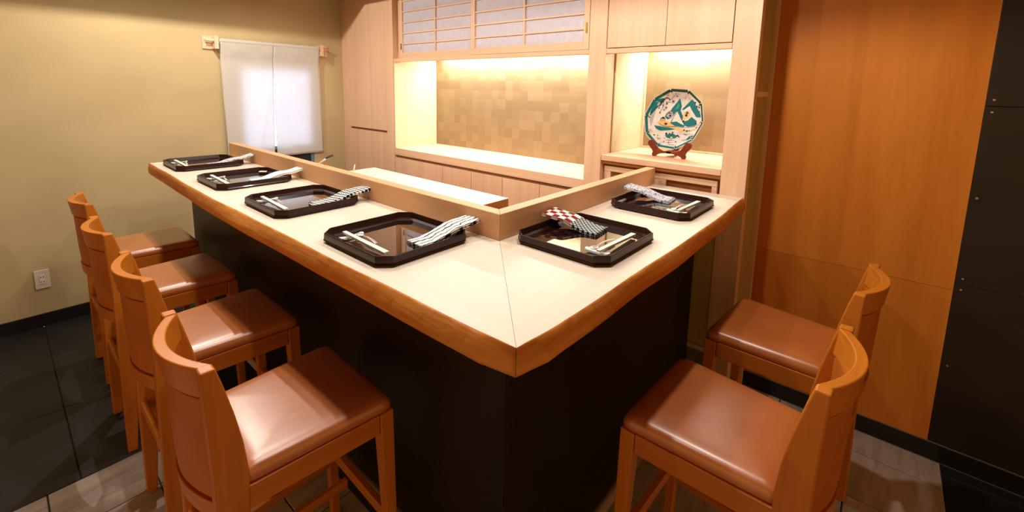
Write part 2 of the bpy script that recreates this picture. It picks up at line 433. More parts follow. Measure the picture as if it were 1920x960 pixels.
# ceiling: lowered slab with a light slot over the counter
ce = MB()
SX0, SX1, SY0, SY1, CZ = -.62, 1.07, -.72, 3.04, 2.40
ce.box(-3.2, 2.3, SY1, LW, CZ, CZ+.05); ce.box(-3.2, 2.3, -2.6, SY0, CZ, CZ+.05)
ce.box(-3.2, SX0, SY0, SY1, CZ, CZ+.05); ce.box(SX1, 2.3, SY0, SY1, CZ, CZ+.05)
ce.box(SX0-.05, SX1+.05, SY0-.05, SY1+.05, 2.62, 2.66)
for d in ((SX0-.05, SX0, SY0-.05, SY1+.05), (SX1, SX1+.05, SY0-.05, SY1+.05), (SX0, SX1, SY0-.05, SY0), (SX0, SX1, SY1, SY1+.05)):
    ce.box(*d, CZ+.05, 2.62)
struct(ce.build('ceiling', M['ceiling']))

# ------------------------------------------------------------------ counter
def counter():
    c = empty('sushi_counter', (.3, .3, 0), 'L-shaped sushi counter with pale wood top, rough natural orange edge and black base', 'counter')
    inv = Vector((-.3, -.3, 0))
    def fix(o): o.location = inv; o.parent = c; return o
    rnd = random.Random(3)
    # smooth wobble made of a few sines, plus a little grain
    def wob(t, ph, amp): return amp*(.55*math.sin(2.1*t+ph)+.3*math.sin(5.3*t+ph*2)+.18*math.sin(13*t+ph*3.1))
    def board(name, length, along, mats):
        b = MB(); n = 150
        rings = []
        g = .0006
        for i in range(n+1):
            t = i/n
            s_ = length*t
            e = -.012-.011*math.sin(PI*min(1, s_/length))+wob(s_, .7 if along == 'y' else 2.4, .007)
            e *= min(1, s_/.10)                # sharp mitred corner
            q = wob(s_, 1.9 if along == 'y' else .3, .009)*min(1, s_/.15)
            j = rnd.uniform(-.0026, .0026)*min(1, s_/.05)
            k = min(1, s_/.10)
            zt, zb = H, H-T
            ed = [(e+.004*k, zt), (e+.000*k+j*.5, zt-.004), (e-.005*k+q*.3+j, zt-.018), (e-.008*k+q*.6-j, zt-.034), (e-.010*k+q*.8+j, zt-.052), (e-.008*k+q*.8, zb)]
            in_ = P+PT
            prof = [(in_, zb), (in_, zt)]+ed
            ring = []
            for (a, z) in prof:
                # mitre: the board starts on the diagonal
                st = max(a, 0) if s_ == 0 else None
                lo = a+g
                pos = lo+(length-lo)*t
                if along == 'y' and i == n: pos = length-(.012 if z in (zt, zb) else 0)
                ring.append((a, pos, z) if along == 'y' else (pos, a, z))
            rings.append(ring)
        m = len(rings[0])
        vs = [p for r in rings for p in r]; 
        for k in range(n):
            for i in range(m):
                j2 = (i+1) % m
                mi = 1 if 2 <= i <= 6 else 0
                b.add([], [], 0)
                b.f.append((k*m+i, k*m+j2, (k+1)*m+j2, (k+1)*m+i)); b.mi.append(mi)
        b.v = vs
        b.f += [tuple(reversed(range(m))), tuple(n*m+i for i in range(m))]; b.mi += [0, 1]
        o = b.build(name, mats)
        for p in o.data.polygons:
            if p.material_index == 1: p.use_smooth = True
        return fix(o)
    board('counter_top', L, 'y', [M['counter_y'], M['edge_y']])['label'] = 'long left arm of the counter top'
    board('counter_top', W-.001, 'x', [M['counter_x'], M['edge_x']])['label'] = 'short right arm of the counter top'
    # splash boards (mitred corner)
    hb = H+.088
    def prism(pts, z0, z1):
        n = len(pts); return MB().loft([[(x, y, z0) for x, y in pts], [(x, y, z1) for x, y in pts]])
    fix(prism([(P, P), (P, L), (P+PT, L), (P+PT, P+PT)], H+.0004, hb).build('splash_board', M['board_y'], None, .002))
    fix(prism([(P+.0006, P), (W-.002, P), (W-.002, P+PT), (P+PT+.0006, P+PT)], H+.0004, hb).build('splash_board', M['board_x'], None, .002))
    # base: two dark panels meeting at the corner, plus inner backing
    d = .185; zb = H-T-.0005
    fix(box('base_panel', (d, d+.03, d, L-.01, .0, zb), M['dark_base'], None, .002))
    fix(box('base_panel', (d+.0305, W-.008, d, d+.03, .0, zb), M['dark_base'], None, .002))
    fix(box('base_panel', (d+.0305, P+PT-.02, L-.04, L-.01, 0, zb), M['dark_base'], None, .002))
    fix(box('inner_panel', (P, P+PT-.02, P, L-.0405, 0, zb), M['hinoki_y'], None, .001))
    fix(box('inner_panel', (P+PT-.019, W-.008, P, P+PT-.02, 0, zb), M['hinoki_x'], None, .001))
    # steel foot rail with brackets
    zr = .235; r = .016
    fo = fix(MB().tube([(.125, L-.15, zr), (.125, .16, zr), (.127, .135, zr), (.133, .11, zr), (.145, .095, zr), (.165, .09, zr), (.20, .09, zr), (W-.12, .09, zr)], r, 14).build('foot_rail', M['rail_steel'], None, 0, True))
    for (x, y) in ((.125, .35), (.125, 1.45), (.125, 2.55), (.45, .09), (1.35, .09)):
        if x == .125: pts = [(x, y, zr), (x+.062, y, zr)]
        else: pts = [(x, y, zr), (x, y+.097, zr)]
        MB().tube(pts, .009, 10).build('rail_bracket', M['steel'], fo, 0, True)
counter()

# ------------------------------------------------------------------ stools
def make_stool():
    root = empty('counter_stool', (0, 0, 0), '', 'stool', 'tan leather stools along the sushi counter')
    # cushion: rounded trapezoid, crowned
    def outline(inset):
        pts = []
        cs = [(.205, -.208, .035), (.205, .208, .035), (-.185, .180, .02), (-.185, -.180, .02)]
        cx = .01
        res_ = []
        for i, (x, y, r) in enumerate(cs):
            px, py = cs[i-1][:2]; nx, ny = cs[(i+1) % 4][:2]
            a = Vector((px-x, py-y)).normalized(); b = Vector((nx-x, ny-y)).normalized()
            for k in range(7):
                t = k/6
                p0 = Vector((x, y))+a*r; p1 = Vector((x, y)); p2 = Vector((x, y))+b*r
                res_.append((p0*(1-t)**2+p1*2*t*(1-t)+p2*t*t))
        out = []
        for p in res_:
            sx = (.195-inset)/.195; sy = (.195-inset)/.195
            out.append(((p.x-cx)*sx+cx, p.y*sy))
        return out
    rings = []
    for ins, z in ((.012, .655), (.004, .6555), (0, .660), (.0, .672), (.002, .680), (.006, .687), (.012, .692), (.022, .6955), (.045, .698), (.09, .6995), (.16, .700)):
        # the front edge rolls down a little
        rings.append([(x, y, z-.006*max(0, (x-.15)/.055)**2*(z > .66)) for x, y in outline(ins)])
    c = MB().loft(rings); c.build('seat_cushion', M['leather'], root, 0, True)
    # seat frame: four apron rails
    z0, z1 = .594, .6545
    def rail(name, a, b, z0, z1, th, mat, bev=.002):
        a = Vector(a); b = Vector(b); d = (b-a).normalized(); n_ = Vector((-d.y, d.x))*th/2
        q = [a+n_, a-n_, b-n_, b+n_]
        return MB().loft([[(p.x, p.y, z0) for p in q], [(p.x, p.y, z1) for p in q]]).build(name, mat, root, bev)
    rail('apron', (.175, .150), (.175, -.150), z0, z1, .022, M['stool_y'])
    rail('apron', (-.186, .1745), (.158, .1935), z0, z1, .022, M['stool_x'])
    rail('apron', (-.186, -.1745), (.158, -.1935), z0, z1, .022, M['stool_x'])
    rail('apron', (-.178, .150), (-.178, -.150), z0, z1, .022, M['stool_y'])
    # front legs, tapered and slightly splayed
    for s in (1, -1):
        rg = []
        for z, cx, cy, hx, hy in ((0, .196, .194, .014, .014), (.30, .190, .190, .017, .017), (.60, .181, .187, .021, .021), (.654, .180, .187, .021, .021)):
            rg.append([(cx-hx, s*(cy-hy), z), (cx+hx, s*(cy-hy), z), (cx+hx, s*(cy+hy), z), (cx-hx, s*(cy+hy), z)])
        MB().loft(rg).build('front_leg', M['stool'], root, .003)
    # rear legs run up into the back posts
    prof = [(0, -.254, -.222), (.18, -.254, -.208), (.36, -.252, -.196), (.52, -.250, -.186), (.62, -.249, -.178), (.70, -.248, -.176), (.78, -.250, -.184), (.86, -.253, -.198), (.94, -.256, -.216), (.985, -.258, -.228)]
    for s in (1, -1):
        rg = []
        for z, xb, xf in prof:
            yo = .186+.004*min(1, z/.65); yi = yo-.030
            rg.append([(xb, s*yi, z), (xf, s*yi, z), (xf, s*yo, z), (xb, s*yo, z)])
        MB().loft(rg).build('rear_leg', M['stool'], root, .004)
    # curved members of the back
    def arc(z, depth, x0, th, half=.160, n=14):
        pts_o, pts_i = [], []
        for k in range(n+1):
            y = -half+2*half*k/n
            b = depth*(1-(y/half)**2)
            pts_o.append((x0-b, y, z)); pts_i.append((x0-b+th, y, z))
        return pts_o+pts_i[::-1]
    def slab(name, layers, mat, bev=.002, smooth=False):
        return MB().loft([arc(*l) for l in layers]).build(name, mat, root, bev, smooth)
    slab('crest_rail', [(.905, .046, -.246, .026), (.945, .048, -.250, .026), (.982, .050, -.253, .026)], M['stool_y'], .003)
    slab('back_panel', [(.642, .040, -.236, .016), (.70, .042, -.238, .018), (.80, .044, -.240, .018), (.898, .046, -.241, .016)], M['leather_back'], .003)
    slab('lower_back_rail', [(.588, .036, -.240, .022), (.637, .040, -.241, .022)], M['stool_y'], .002)
    # stretchers
    rail('stretcher', (-.236, .160), (-.236, -.160), .350, .388, .018, M['stool_y'])
    rail('stretcher', (.188, .176), (.188, -.176), .268, .305, .020, M['stool_y'])
    rail('stretcher', (-.222, .168), (.178, .186), .222, .250, .018, M['stool_x'])
    rail('stretcher', (-.222, -.168), (.178, -.186), .222, .250, .018, M['stool_x'])
    rail('stretcher', (-.225, .060), (.180, .060), .225, .256, .016, M['stool_x'])
    return root
def copy_tree(o, parent=None):
    c = o.copy(); COL.objects.link(c)
    if parent: c.parent = parent
    for ch in list(o.children): copy_tree(ch, c)
    return c
proto = make_stool()
spots = [(-.105, .750, -.03, 'tan leather stool nearest the camera on the left, its back panel fully in view'),
         (-.090, 1.405, .0, 'tan leather stool on the left side, directly behind the nearest left stool'),
         (-.098, 2.050, .0, 'tan leather stool on the left side, second from the olive wall'),
         (-.082, 2.700, .0, 'tan leather stool farthest left, beside the olive wall and white outlet'),
         (.672, -.215, 1.52, 'tan leather stool at the right arm nearest the counter corner, with a glossy seat edge'),
         (1.310, -.255, 1.49, 'tan leather stool at the right arm against the orange plywood wall')]
for i, (x, y, rz, lab) in enumerate(spots):
    o = proto if i == 0 else copy_tree(proto)
    o.location = (x, y, 0); o.rotation_euler = (0, 0, rz); o['label'] = lab

# ------------------------------------------------------------------ place settings (frame: u right, v away from the guest)
def octagon(hw, hd, c):
    return [(-hw+c, -hd), (hw-c, -hd), (hw, -hd+c), (hw, hd-c), (hw-c, hd), (-hw+c, hd), (-hw, hd-c), (-hw, -hd+c)]
def make_tray():
    root = empty('lacquer_tray', (0, 0, H), '', 'tray', 'octagonal lacquer trays on the counter')
    hw, hd, c = .178, .168, .036
    def o(i, z, cc=None): return [(x, y, z) for x, y in octagon(hw-i, hd-i, (c if cc is None else cc)-i*.4)]
    # foot, outer wall, rim, inner wall down to the floor
    rings = [o(.012, .0), o(.012, .004), o(.002, .004), o(-.001, .008), o(.001, .012), o(.002, .030), o(.0035, .0315), o(.006, .031), o(.011, .013), o(.020, .0075)]
    MB().loft(rings, False).build('tray_rim', M['lacquer'], root)
    MB().loft([o(.019, .0066), o(.019, .0078)], True).build('tray_floor', M['lacquer_mirror'], root)
    MB().loft([o(.0125, .0002), o(.0125, .0064)], True).build('tray_foot', M['lacquer'], root)
    return root
def make_chopsticks():
    root = empty('chopsticks', (0, 0, 0), '', 'chopsticks', 'pairs of pale wooden chopsticks')
    for k, dy in ((0, .0042), (1, -.0040)):
        rg = []
        for t in (0, .1, .5, .9, 1):
            u = -.125+.235*t; h = .0031+.0012*t; z = .0175-.0075*t+ (0)
            yy = dy*(.75+.3*t)
            rg.append([(u, yy-h, z-h), (u, yy+h, z-h), (u, yy+h, z+h), (u, yy-h, z+h)])
        MB().loft(rg).build('stick', M['chop'], root, .0008)
    return root
def make_rest():
    root = MB()
    rg = []
    for k in range(13):
        t = k/12; v = -.040+.080*t
        e = abs(2*t-1)
        w_ = .0085+.004*e**2; z = .0085+.0035*e**3; th = .0042
        if k in (0, 12): w_ *= .55
        rg.append([(-w_, v, z-th+(-.004 if .15 < t < .85 else 0)), (w_, v, z-th+(-.004 if .15 < t < .85 else 0)), (w_*.8, v, z), (-w_*.8, v, z)])
    root.loft(rg)
    o = root.build('chopstick_rest', M['porcelain'], None, .0015, True)
    return o
def make_spoon():
    root = empty('spoon', (0, 0, 0), '', 'spoon', 'small spoons beside the chopsticks')
    b = MB(); rings = []
    n = 16
    for r, z in ((.2, -.0035), (.6, -.0022), (.9, .0006), (1, .002), (.96, .0032), (.6, -.0006), (.15, -.0020)):
        rings.append([(.016*r*math.cos(2*PI*k/n), .0115*r*math.sin(2*PI*k/n), z+.0045) for k in range(n)])
    b.loft(rings); b.build('spoon_bowl', M['spoon'], root, 0, True)
    h = MB(); rg = []
    for t in (0, .15, .4, .7, 1):
        u = .014+.095*t; w_ = (.0022+.0022*t); z = .0045+.006*math.sin(PI*t*.9)+.0015*(1-t)
        rg.append([(u, -w_, z), (u, w_, z), (u, w_, z+.0018), (u, -w_, z+.0018)])
    h.loft(rg); h.build('spoon_handle', M['spoon'], root, .0006)
    return root
M['spoon'] = plain('polished_spoon', srgb(236, 232, 226), .18, .55)

def make_towel(kind, seed, length, width, lift):
    rnd = random.Random(seed); b = MB()
    nl, nw = 26, 8
    ph = rnd.uniform(0, 6)
    for layer in range(3):
        tops, bots = [], []
        dz = .0036*layer; du = rnd.uniform(-.0025, .0025); dv = rnd.uniform(-.003, .003)
        rings = []
        for i in range(nl+1):
            t = i/nl
            v = length*t+dv
            # lies on the tray floor, then climbs over the far rim
            s_ = max(0, min(1, (t-.12)/.58)); s_ = s_*s_*(3-2*s_)
            z0 = .0084+(lift)*s_+.0022*math.sin(9*t+ph)*s_+.012*max(0, t-.72)/.28
            z0 = max(z0, .0084)
            ring = []
            for side in (0, 1):
                rr = range(nw+1) if side == 0 else range(nw, -1, -1)
                for j in rr:
                    q = j/nw*2-1
                    u = width/2*q*(1-.02*layer)+du
                    edge = (abs(q) > .95)
                    z = z0+dz+(.0031 if side == 0 else 0)-(.001 if edge and side == 0 else 0)+.0012*math.sin(7*t+q*2+ph)*(s_)
                    ring.append((v, u, z))
            rings.append(ring)
        b.loft(rings, True)
    # local x runs along the towel (away from the guest), y to the left
    o = b.build('folded_towel', towel_mat(kind), None, 0, True)
    return o

tray_p, chop_p, rest_p, spoon_p = make_tray(), make_chopsticks(), make_rest(), make_spoon()
# (centre x, y, guest heading, phrase)
TR = [(.198, .662, -PI/2, 'on the near end of the left arm', 'stripe', 'white hand towel with wavy black stripes'),
      (.198, 1.312, -PI/2, 'second from the corner on the left arm', 'check', 'hand towel in a fine black and white check'),
      (.198, 1.940, -PI/2, 'third from the corner on the left arm', 'plain', 'plain white hand towel'),
      (.195, 2.580, -PI/2, 'at the far left end of the counter', 'faded', 'white hand towel with a faint grey pattern'),
      (.618, .220, 0, 'at the right arm next to the mitred corner', 'redcheck', 'hand towel in red and white checks with grey end'),
      (1.228, .208, 0, 'at the right arm beside the cabinet', 'mottle', 'mottled grey blue hand towel')]
nth = ['beside the striped towel', 'beside the black and white checked towel', 'beside the plain white towel', 'beside the faint grey towel at the far end', 'beside the red checked towel', 'beside the mottled grey towel']
for i, (x, y, a, where, kind, tl) in enumerate(TR):
    # guest frame u,v -> world, rotation a about z (a=0: guest looks along +y)
    def wp(u, v, z=0): return (x+u*math.cos(a)-v*math.sin(a), y+u*math.sin(a)+v*math.cos(a), H+z)
    if a != 0:   # guest on the left arm looks along +x
        def wp(u, v, z=0): return (x+v, y-u, H+z)
    first = i == 0
    t = tray_p if first else copy_tree(tray_p)
    t.location = wp(0, 0, .0004); t.rotation_euler = (0, 0, a+random.uniform(-.012, .012))
    t['label'] = 'black octagonal lacquer tray '+where
    cs = chop_p if first else copy_tree(chop_p)
    cs.location = wp(.005, -.112, .0092 if True else 0); cs.rotation_euler = (0, 0, a+random.uniform(-.02, .03))
    cs['label'] = 'pale wooden chopsticks on the tray '+nth[i]
    r = rest_p if first else rest_p.copy()
    if not first: COL.objects.link(r)
    r.location = wp(-.098, -.098, .0084); r.rotation_euler = (0, 0, a)
    tag(r, 'white ceramic chopstick rest '+nth[i], 'chopstick rest', 'white chopstick rests')
    sp = spoon_p if first else copy_tree(spoon_p)
    sp.location = wp(-.082, -.078, .0125); sp.rotation_euler = (0, 0, a-.10)
    sp['label'] = 'small pale spoon '+nth[i]
    if a != 0: tw = make_towel(kind, i+3, .232, .080, .027)
    else: tw = make_towel(kind, i+3, .205, .102, .027)
    tw.location = wp(.098 if a != 0 else .080, -.005 if a != 0 else -.012, .0); tw.rotation_euler = (0, 0, a+PI/2+(.10 if a == 0 else -.08))
    tag(tw, tl+' folded over its tray edge', 'towel', 'folded hand towels on the trays')

# ------------------------------------------------------------------ back cabinets
def unit(name, label, cat, loc, group=None):
    return empty(name, loc, label, cat, group)
class Kit:
    """parts placed in world coordinates under an Empty"""
    def __init__(s, root): s.root = root; s.inv = -Vector(root.location)
    def box(s, name, dims, mat, bevel=.001, parent=None):
        o = MB().box(*dims).build(name, mat, None, bevel)
        return s.adopt(o, parent)
    def mb(s, name, b, mat, bevel=0, smooth=False, parent=None):
        return s.adopt(b.build(name, mat, None, bevel, smooth), parent)
    def adopt(s, o, parent=None):
        if parent: o.parent = parent
        else: o.parent = s.root; o.location = s.inv
        return o
# tall cabinet in the left corner
k = Kit(unit('tall_cabinet', 'tall pale wood cabinet in the corner with a dark finger slot', 'cabinet', (1.9, 3.17, 0)))
k.box('carcass', (1.674, 2.15, 2.757, LW-.001, 0, 2.395), M['hinoki_z'])
k.box('corner_stile', (W, 1.673, 3.518, LW-.001, 0, 2.395), M['hinoki_z'])
k.box('upper_door', (W, 1.673, 2.758, 3.516, 1.2125, 2.36), M['hinoki_z'])
k.box('top_rail', (W, 1.673, 2.758, 3.516, 2.362, 2.395), M['hinoki_y'])
lo = MB().box(W, 1.673, 2.758, 3.516, 0, 1.1925); lo.box(W, 1.673, 2.758, 2.861, 1.1925, 1.2120); lo.box(W, 1.673, 3.474, 3.516, 1.1925, 1.2120)
k.mb('lower_door', lo, M['hinoki_z'])
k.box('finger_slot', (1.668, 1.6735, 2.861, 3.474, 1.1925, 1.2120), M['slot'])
# wide display niche
N0, N1 = .857, 2.756
k = Kit(unit('display_niche', 'wide lit display niche with a gold leaf back wall', 'niche', (1.9, 1.8, 1.0)))
k.box('back_wall', (2.118, 2.15, N0, N1-.002, 1.04, 1.93), M['gold'])
k.box('side_jamb', (W+.002, W+.115, N1-.014, N1-.001, 1.0745, 1.835), M['hinoki_z'])
k.box('side_wall', (W+.115, 2.117, N1-.010, N1-.001, 1.0745, 1.93), M['olive_pale'])
k.box('side_wall', (W+.115, 2.117, N0-.012, N0-.002, 1.0745, 1.93), M['olive_pale'])
k.box('sill', (W, 2.117, N0+.0005, N1-.002, 1.018, 1.074), M['hinoki_y'], .002)
k.box('niche_ceiling', (1.73, 2.117, N0, N1-.012, 1.900, 1.925), M['hinoki_y'])
k.box('header_rail', (W, 1.729, N0+.0005, N1-.0145, 1.808, 1.832), M['hinoki_y'], .0015)
k.box('post', (W, 1.765, .748, N0-.0005, 0, 2.395), M['hinoki_z'], .0015)
k.box('inner_shadow_board', (1.70, 1.716, 2.697, N1-.014, 1.833, 2.395), M['hinoki_z'])
k.box('light_strip_housing', (2.015, 2.065, .9, 2.70, 1.8892, 1.8995), M['white_plastic'])
# sliding shoji
def shoji(y0, y1, x0, label):
    r = unit('shoji_screen', label, 'shoji screen', (x0, (y0+y1)/2, 1.833), 'sliding shoji screens over the display niche')
    k = Kit(r); z0, z1 = 1.8335, 2.385; st = .036
    k.box('stile', (x0, x0+.020, y0, y0+st, z0, z1), M['hinoki_z']); k.box('stile', (x0, x0+.020, y1-st, y1, z0, z1), M['hinoki_z'])
    k.box('bottom_rail', (x0+.0005, x0+.0195, y0+st, y1-st, z0, z0+.046), M['hinoki_y']); k.box('top_rail', (x0+.0005, x0+.0195, y0+st, y1-st, z1-.03, z1), M['hinoki_y'])
    k.box('paper', (x0+.0125, x0+.0135, y0+st, y1-st, z0+.046, z1-.03), M['shoji_paper'], 0)
    for n in range(5):
        z = 1.951+.0855*n
        k.box('cross_bar', (x0+.002, x0+.0122, y0+st, y1-st, z-.0045, z+.0045), M['hinoki_y'], .0006)
    ym = (y0+y1)/2
    k.box('upright_bar', (x0+.001, x0+.0123, ym-.0055, ym+.0055, z0+.046, z1-.03), M['hinoki_z'], .0006)
    return k
k = shoji(.862, 1.822, W+.003, 'front shoji screen on the right, overlapping the other one, brass finger pull')
k.box('finger_pull', (W+.0015, W+.0035, .872, .886, 1.925, 1.985), M['brass'], .001)
k = shoji(1.790, 2.695, W+.026, 'rear shoji screen on the left, running behind the other one')
k.box('finger_pull', (W+.0245, W+.0265, 2.668, 2.680, 1.905, 1.955), M['black_gap'], .001)
# base cabinets under the niche
k = Kit(unit('base_cabinet', 'low pale wood cabinet with flush doors under the wide gold niche', 'cabinet', (1.9, 1.8, 0)))
k.box('carcass', (1.674, 2.15, N0, N1-.002, 0, 1.0175), M['hinoki_y'])
js = [2.752, 2.129, 1.808, 1.503, 1.180, .8585]
for a, b in zip(js[:-1], js[1:]): k.box('door', (W+.001, 1.672, b+.0022, a-.0022, .03, .990), M['hinoki_z'])
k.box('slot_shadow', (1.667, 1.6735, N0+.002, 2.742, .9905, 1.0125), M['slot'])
k.box('slot_top_rail', (W+.0005, 1.6735, N0+.002, 2.752, 1.0128, 1.0176), M['hinoki_y'], .0005)
# small alcove for the plate
A0, A1 = .096, .747
ZS = 1.2372
k = Kit(unit('plate_alcove', 'small lit alcove with pale shelf and gold back wall around the painted plate', 'niche', (1.9, .42, 1.2)))
k.box('back_wall', (2.172, 2.20, A0, A1, 1.19, 1.93), M['gold'])
k.box('corner_trim', (2.150, 2.171, A1-.022, A1-.001, ZS+.001, 1.90), M['hinoki_z'])
k.box('side_wall', (W+.112, 2.150, A1-.009, A1-.001, ZS+.001, 1.90), M['olive_pale'])
k.box('side_wall', (W+.06, 2.171, A0+.001, A0+.009, ZS+.001, 1.90), M['hinoki_z'])
k.box('shelf', (W+.001, 2.171, A0+.001, A1-.001, 1.204, ZS), M['hinoki_y'], .003)
k.box('shelf_back_trim', (2.155, 2.1715, A0+.010, A1-.023, ZS+.0005, ZS+.012), M['hinoki_y'], .001)
k.box('alcove_ceiling', (1.70, 2.171, A0, A1, 1.901, 1.925), M['hinoki_y'])
k.box('header_rail', (W, 1.699, A0+.001, A1-.001, 1.806, 1.831), M['hinoki_y'], .0015)
k.box('light_strip_housing', (2.07, 2.12, .12, .72, 1.8892, 1.9005), M['white_plastic'])
# cupboard over the alcove
k = Kit(unit('upper_cupboard', 'pair of flush pale wood cupboard doors above the plate alcove', 'cupboard', (1.9, .42, 1.833)))
k.box('carcass', (1.676, 2.0, A0+.001, A1-.001, 1.927, 2.394), M['black_gap'])
k.box('door', (W+.001, 1.672, .4155, A1-.005, 1.8365, 2.39), M['hinoki_z']); k.box('door', (W+.001, 1.672, A0+.004, .4125, 1.8365, 2.39), M['hinoki_z'])
k.box('gap_backing', (1.673, 1.6755, A0+.001, A1-.001, 1.8345, 2.392), M['black_gap'], 0)
# cupboard under the alcove shelf: recessed framed doors
k = Kit(unit('lower_cupboard', 'recessed framed cupboard below the alcove shelf behind the far right tray', 'cupboard', (1.9, .42, 0)))
xr = W+.030
k.box('recess_top', (W+.012, 2.0, A0+.001, A1-.001, 1.186, 1.2035), M['recess'])
k.box('carcass', (xr+.03, 2.1, A0+.001, A1-.001, 0, 1.186), M['recess'])
k.box('top_rail', (xr, xr+.022, A0+.020, A1-.010, 1.142, 1.171), M['hinoki_y'])
k.box('rail_shadow', (xr+.012, xr+.0295, A0+.001, A1-.001, 1.1712, 1.1858), M['recess'])
for (a, b) in ((A0+.020, A0+.045), (.372, .437), (A1-.050, A1-.010)): k.box('stile', (xr+.002, xr+.0215, a, b, .4, 1.1415), M['hinoki_z'])
k.box('door_panel', (xr+.022, xr+.029, A0+.020, A1-.010, .4, 1.1415), M['recess'])
k.box('under_counter_panel', (W+.004, xr+.0295, A0+.0015, P+PT-.05, .31, 1.05), M['olive'])
k.box('plinth', (W+.002, W+.0295, A0+.0015, A1-.010, 0, .285), M['plinth'])
k.box('plinth_lip', (W-.006, W+.0295, A0+.0015, A1-.010, .2855, .308), M['plinth_lip'], .002)
# end pillar with glazed side
k = Kit(unit('end_pillar', 'pale wood end pillar with olive panels on its right side, where the counter meets it', 'pillar', (1.8, .04, 0)))
k.box('front_post', (W, W+.058, -.016, A0-.0005, 0, 2.395), M['hinoki_z'], .0015)
k.box('rear_post', (1.948, RX-.0135, -.030, .02, 0, 2.395), M['hinoki_z'], .0015)
k.box('cross_rail', (W+.0585, 1.9475, -.0145, .018, 1.585, 1.612), M['hinoki_x'])
k.box('cross_rail', (W+.0585, 1.9475, -.0145, .018, 2.10, 2.395), M['hinoki_x'])
k.box('side_panel', (W+.0585, 1.9475, -.0115, .008, 1.6125, 2.0995), M['olive']); k.box('side_panel', (W+.0585, 1.9475, -.0115, .008, .0, 1.5845), M['olive'])
k.box('inner_wall', (W+.06, 2.17, A0-.040, A0-.001, 0, 2.395), M['hinoki_z'])

# ------------------------------------------------------------------ kitchen worktop
k = Kit(unit('kitchen_worktop', 'pale wooden kitchen worktop behind the counter splash board', 'worktop', (1.1, 1.9, 0)))
k.box('top', (.76, 1.371, 1.197, 2.63, .888, .950), M['counter_y'], .002)
k.box('end_cap', (.762, 1.366, 1.1945, 1.1965, .889, .949), M['recess'], .0005)  # thin brown cap over the pale top's near end face
k.box('body', (.80, 1.345, 1.23, 2.60, .06, .887), M['recess'], .002)
k.box('kick', (.84, 1.30, 1.26, 2.57, 0, .0595), M['black_gap'])
tag(MB().tube([(1.178, 2.612, .9505), (1.184, 2.612, .975), (1.190, 2.613, .998)], [.0045, .004, .003], 8).build('wooden_pick', M['chop'], None, 0, True),
    'short pale wooden stick standing at the far end of the kitchen worktop', 'stick')
cr = empty('utensil_crock', (.895, 2.48, .9505), 'low steel utensil crock on the kitchen worktop behind the splash board', 'container')
n = 24
def circ(r, z): return [(r*math.cos(2*PI*i/n), r*math.sin(2*PI*i/n), z) for i in range(n)]
MB().loft([circ(.05, 0), circ(.052, .05), circ(.049, .05), circ(.046, .004)]).build('crock_body', M['steel'], cr, 0, True)
kn = empty('kitchen_knife', (.862, 2.48, .984), 'silver kitchen knife with dark handle tip leaning in the utensil crock', 'knife')
MB().add([(-.055, 0, .062), (.03, -.001, .112), (.03, .001, .112), (-.055, .002, .05), (.04, .002, .102), (-.02, 0, .012), (.0, 0, .012)], [(0, 1, 4, 3), (0, 3, 4, 2), (0, 2, 1), (1, 2, 4)]).build('blade', M['steel'], kn)
MB().tube([(.03, 0, .108), (.060, 0, .119), (.085, 0, .124)], [.006, .007, .006], 8).build('handle', M['black_rubber'], kn, 0, True)
MB().tube([(-.05, 0, .055), (-.02, 0, .004)], [.004, .003], 6).build('tang', M['steel'], kn, 0, True)
sh = empty('red_handled_tool', (.905, 2.47, .957), 'red and white handled kitchen tool standing in the utensil crock', 'kitchen tool')
MB().tube([(-.03, .0, .100), (-.01, .0, .078), (.008, 0, .050), (.012, 0, .004)], [.006, .007, .006, .004], 8).build('red_handle', M['red'], sh, 0, True)
MB().tube([(-.045, .004, .092), (-.022, .004, .066), (-.005, .004, .03), (.0, .004, .004)], [.005, .006, .005, .004], 8).build('white_handle', M['porcelain'], sh, 0, True)

# ------------------------------------------------------------------ noren on its pole
PY, PZ = LW-.050, 1.925
def bracket(x, s, label):
    r = empty('curtain_bracket', (x, LW, 1.91), label, 'bracket', 'wooden curtain brackets')
    MB().box(-.048, .048, -.014, -.0005, -.052, .048).build('back_plate', M['hinoki_z'], r, .002)
    b = MB()
    xa, xb = (.018, .046) if s > 0 else (-.046, -.018)
    b.box(xa, xb, -.076, -.0145, -.05, -.0118); b.box(xa, xb, -.076, -.0625, -.0118, .048); b.box(xa, xb, -.0375, -.0145, -.0118, .048)
    b.build('hook_block', M['hinoki_z'], r, .002)
    for z in (.026, -.026):
        MB().loft([[(-.028*s+rr*math.cos(a*PI/5), -.0145-d, z+rr*math.sin(a*PI/5)) for a in range(10)] for d, rr in ((0, .0085), (.002, .008), (.004, .005))]).build('screw', M['white_plastic'], r)
bracket(.552, 1, 'pale wooden curtain bracket left of the white noren')
bracket(1.452, -1, 'pale wooden curtain bracket right of the white noren')
tag(MB().tube([(.515, PY, PZ), (1.49, PY, PZ)], .0115, 14).build('curtain_pole', M['hinoki_x'], None, 0, True), 'thin wooden pole carrying the white noren', 'pole')
nr = empty('noren_curtain', (1.0, PY, PZ), 'white cotton split noren hanging over the bright window', 'curtain')
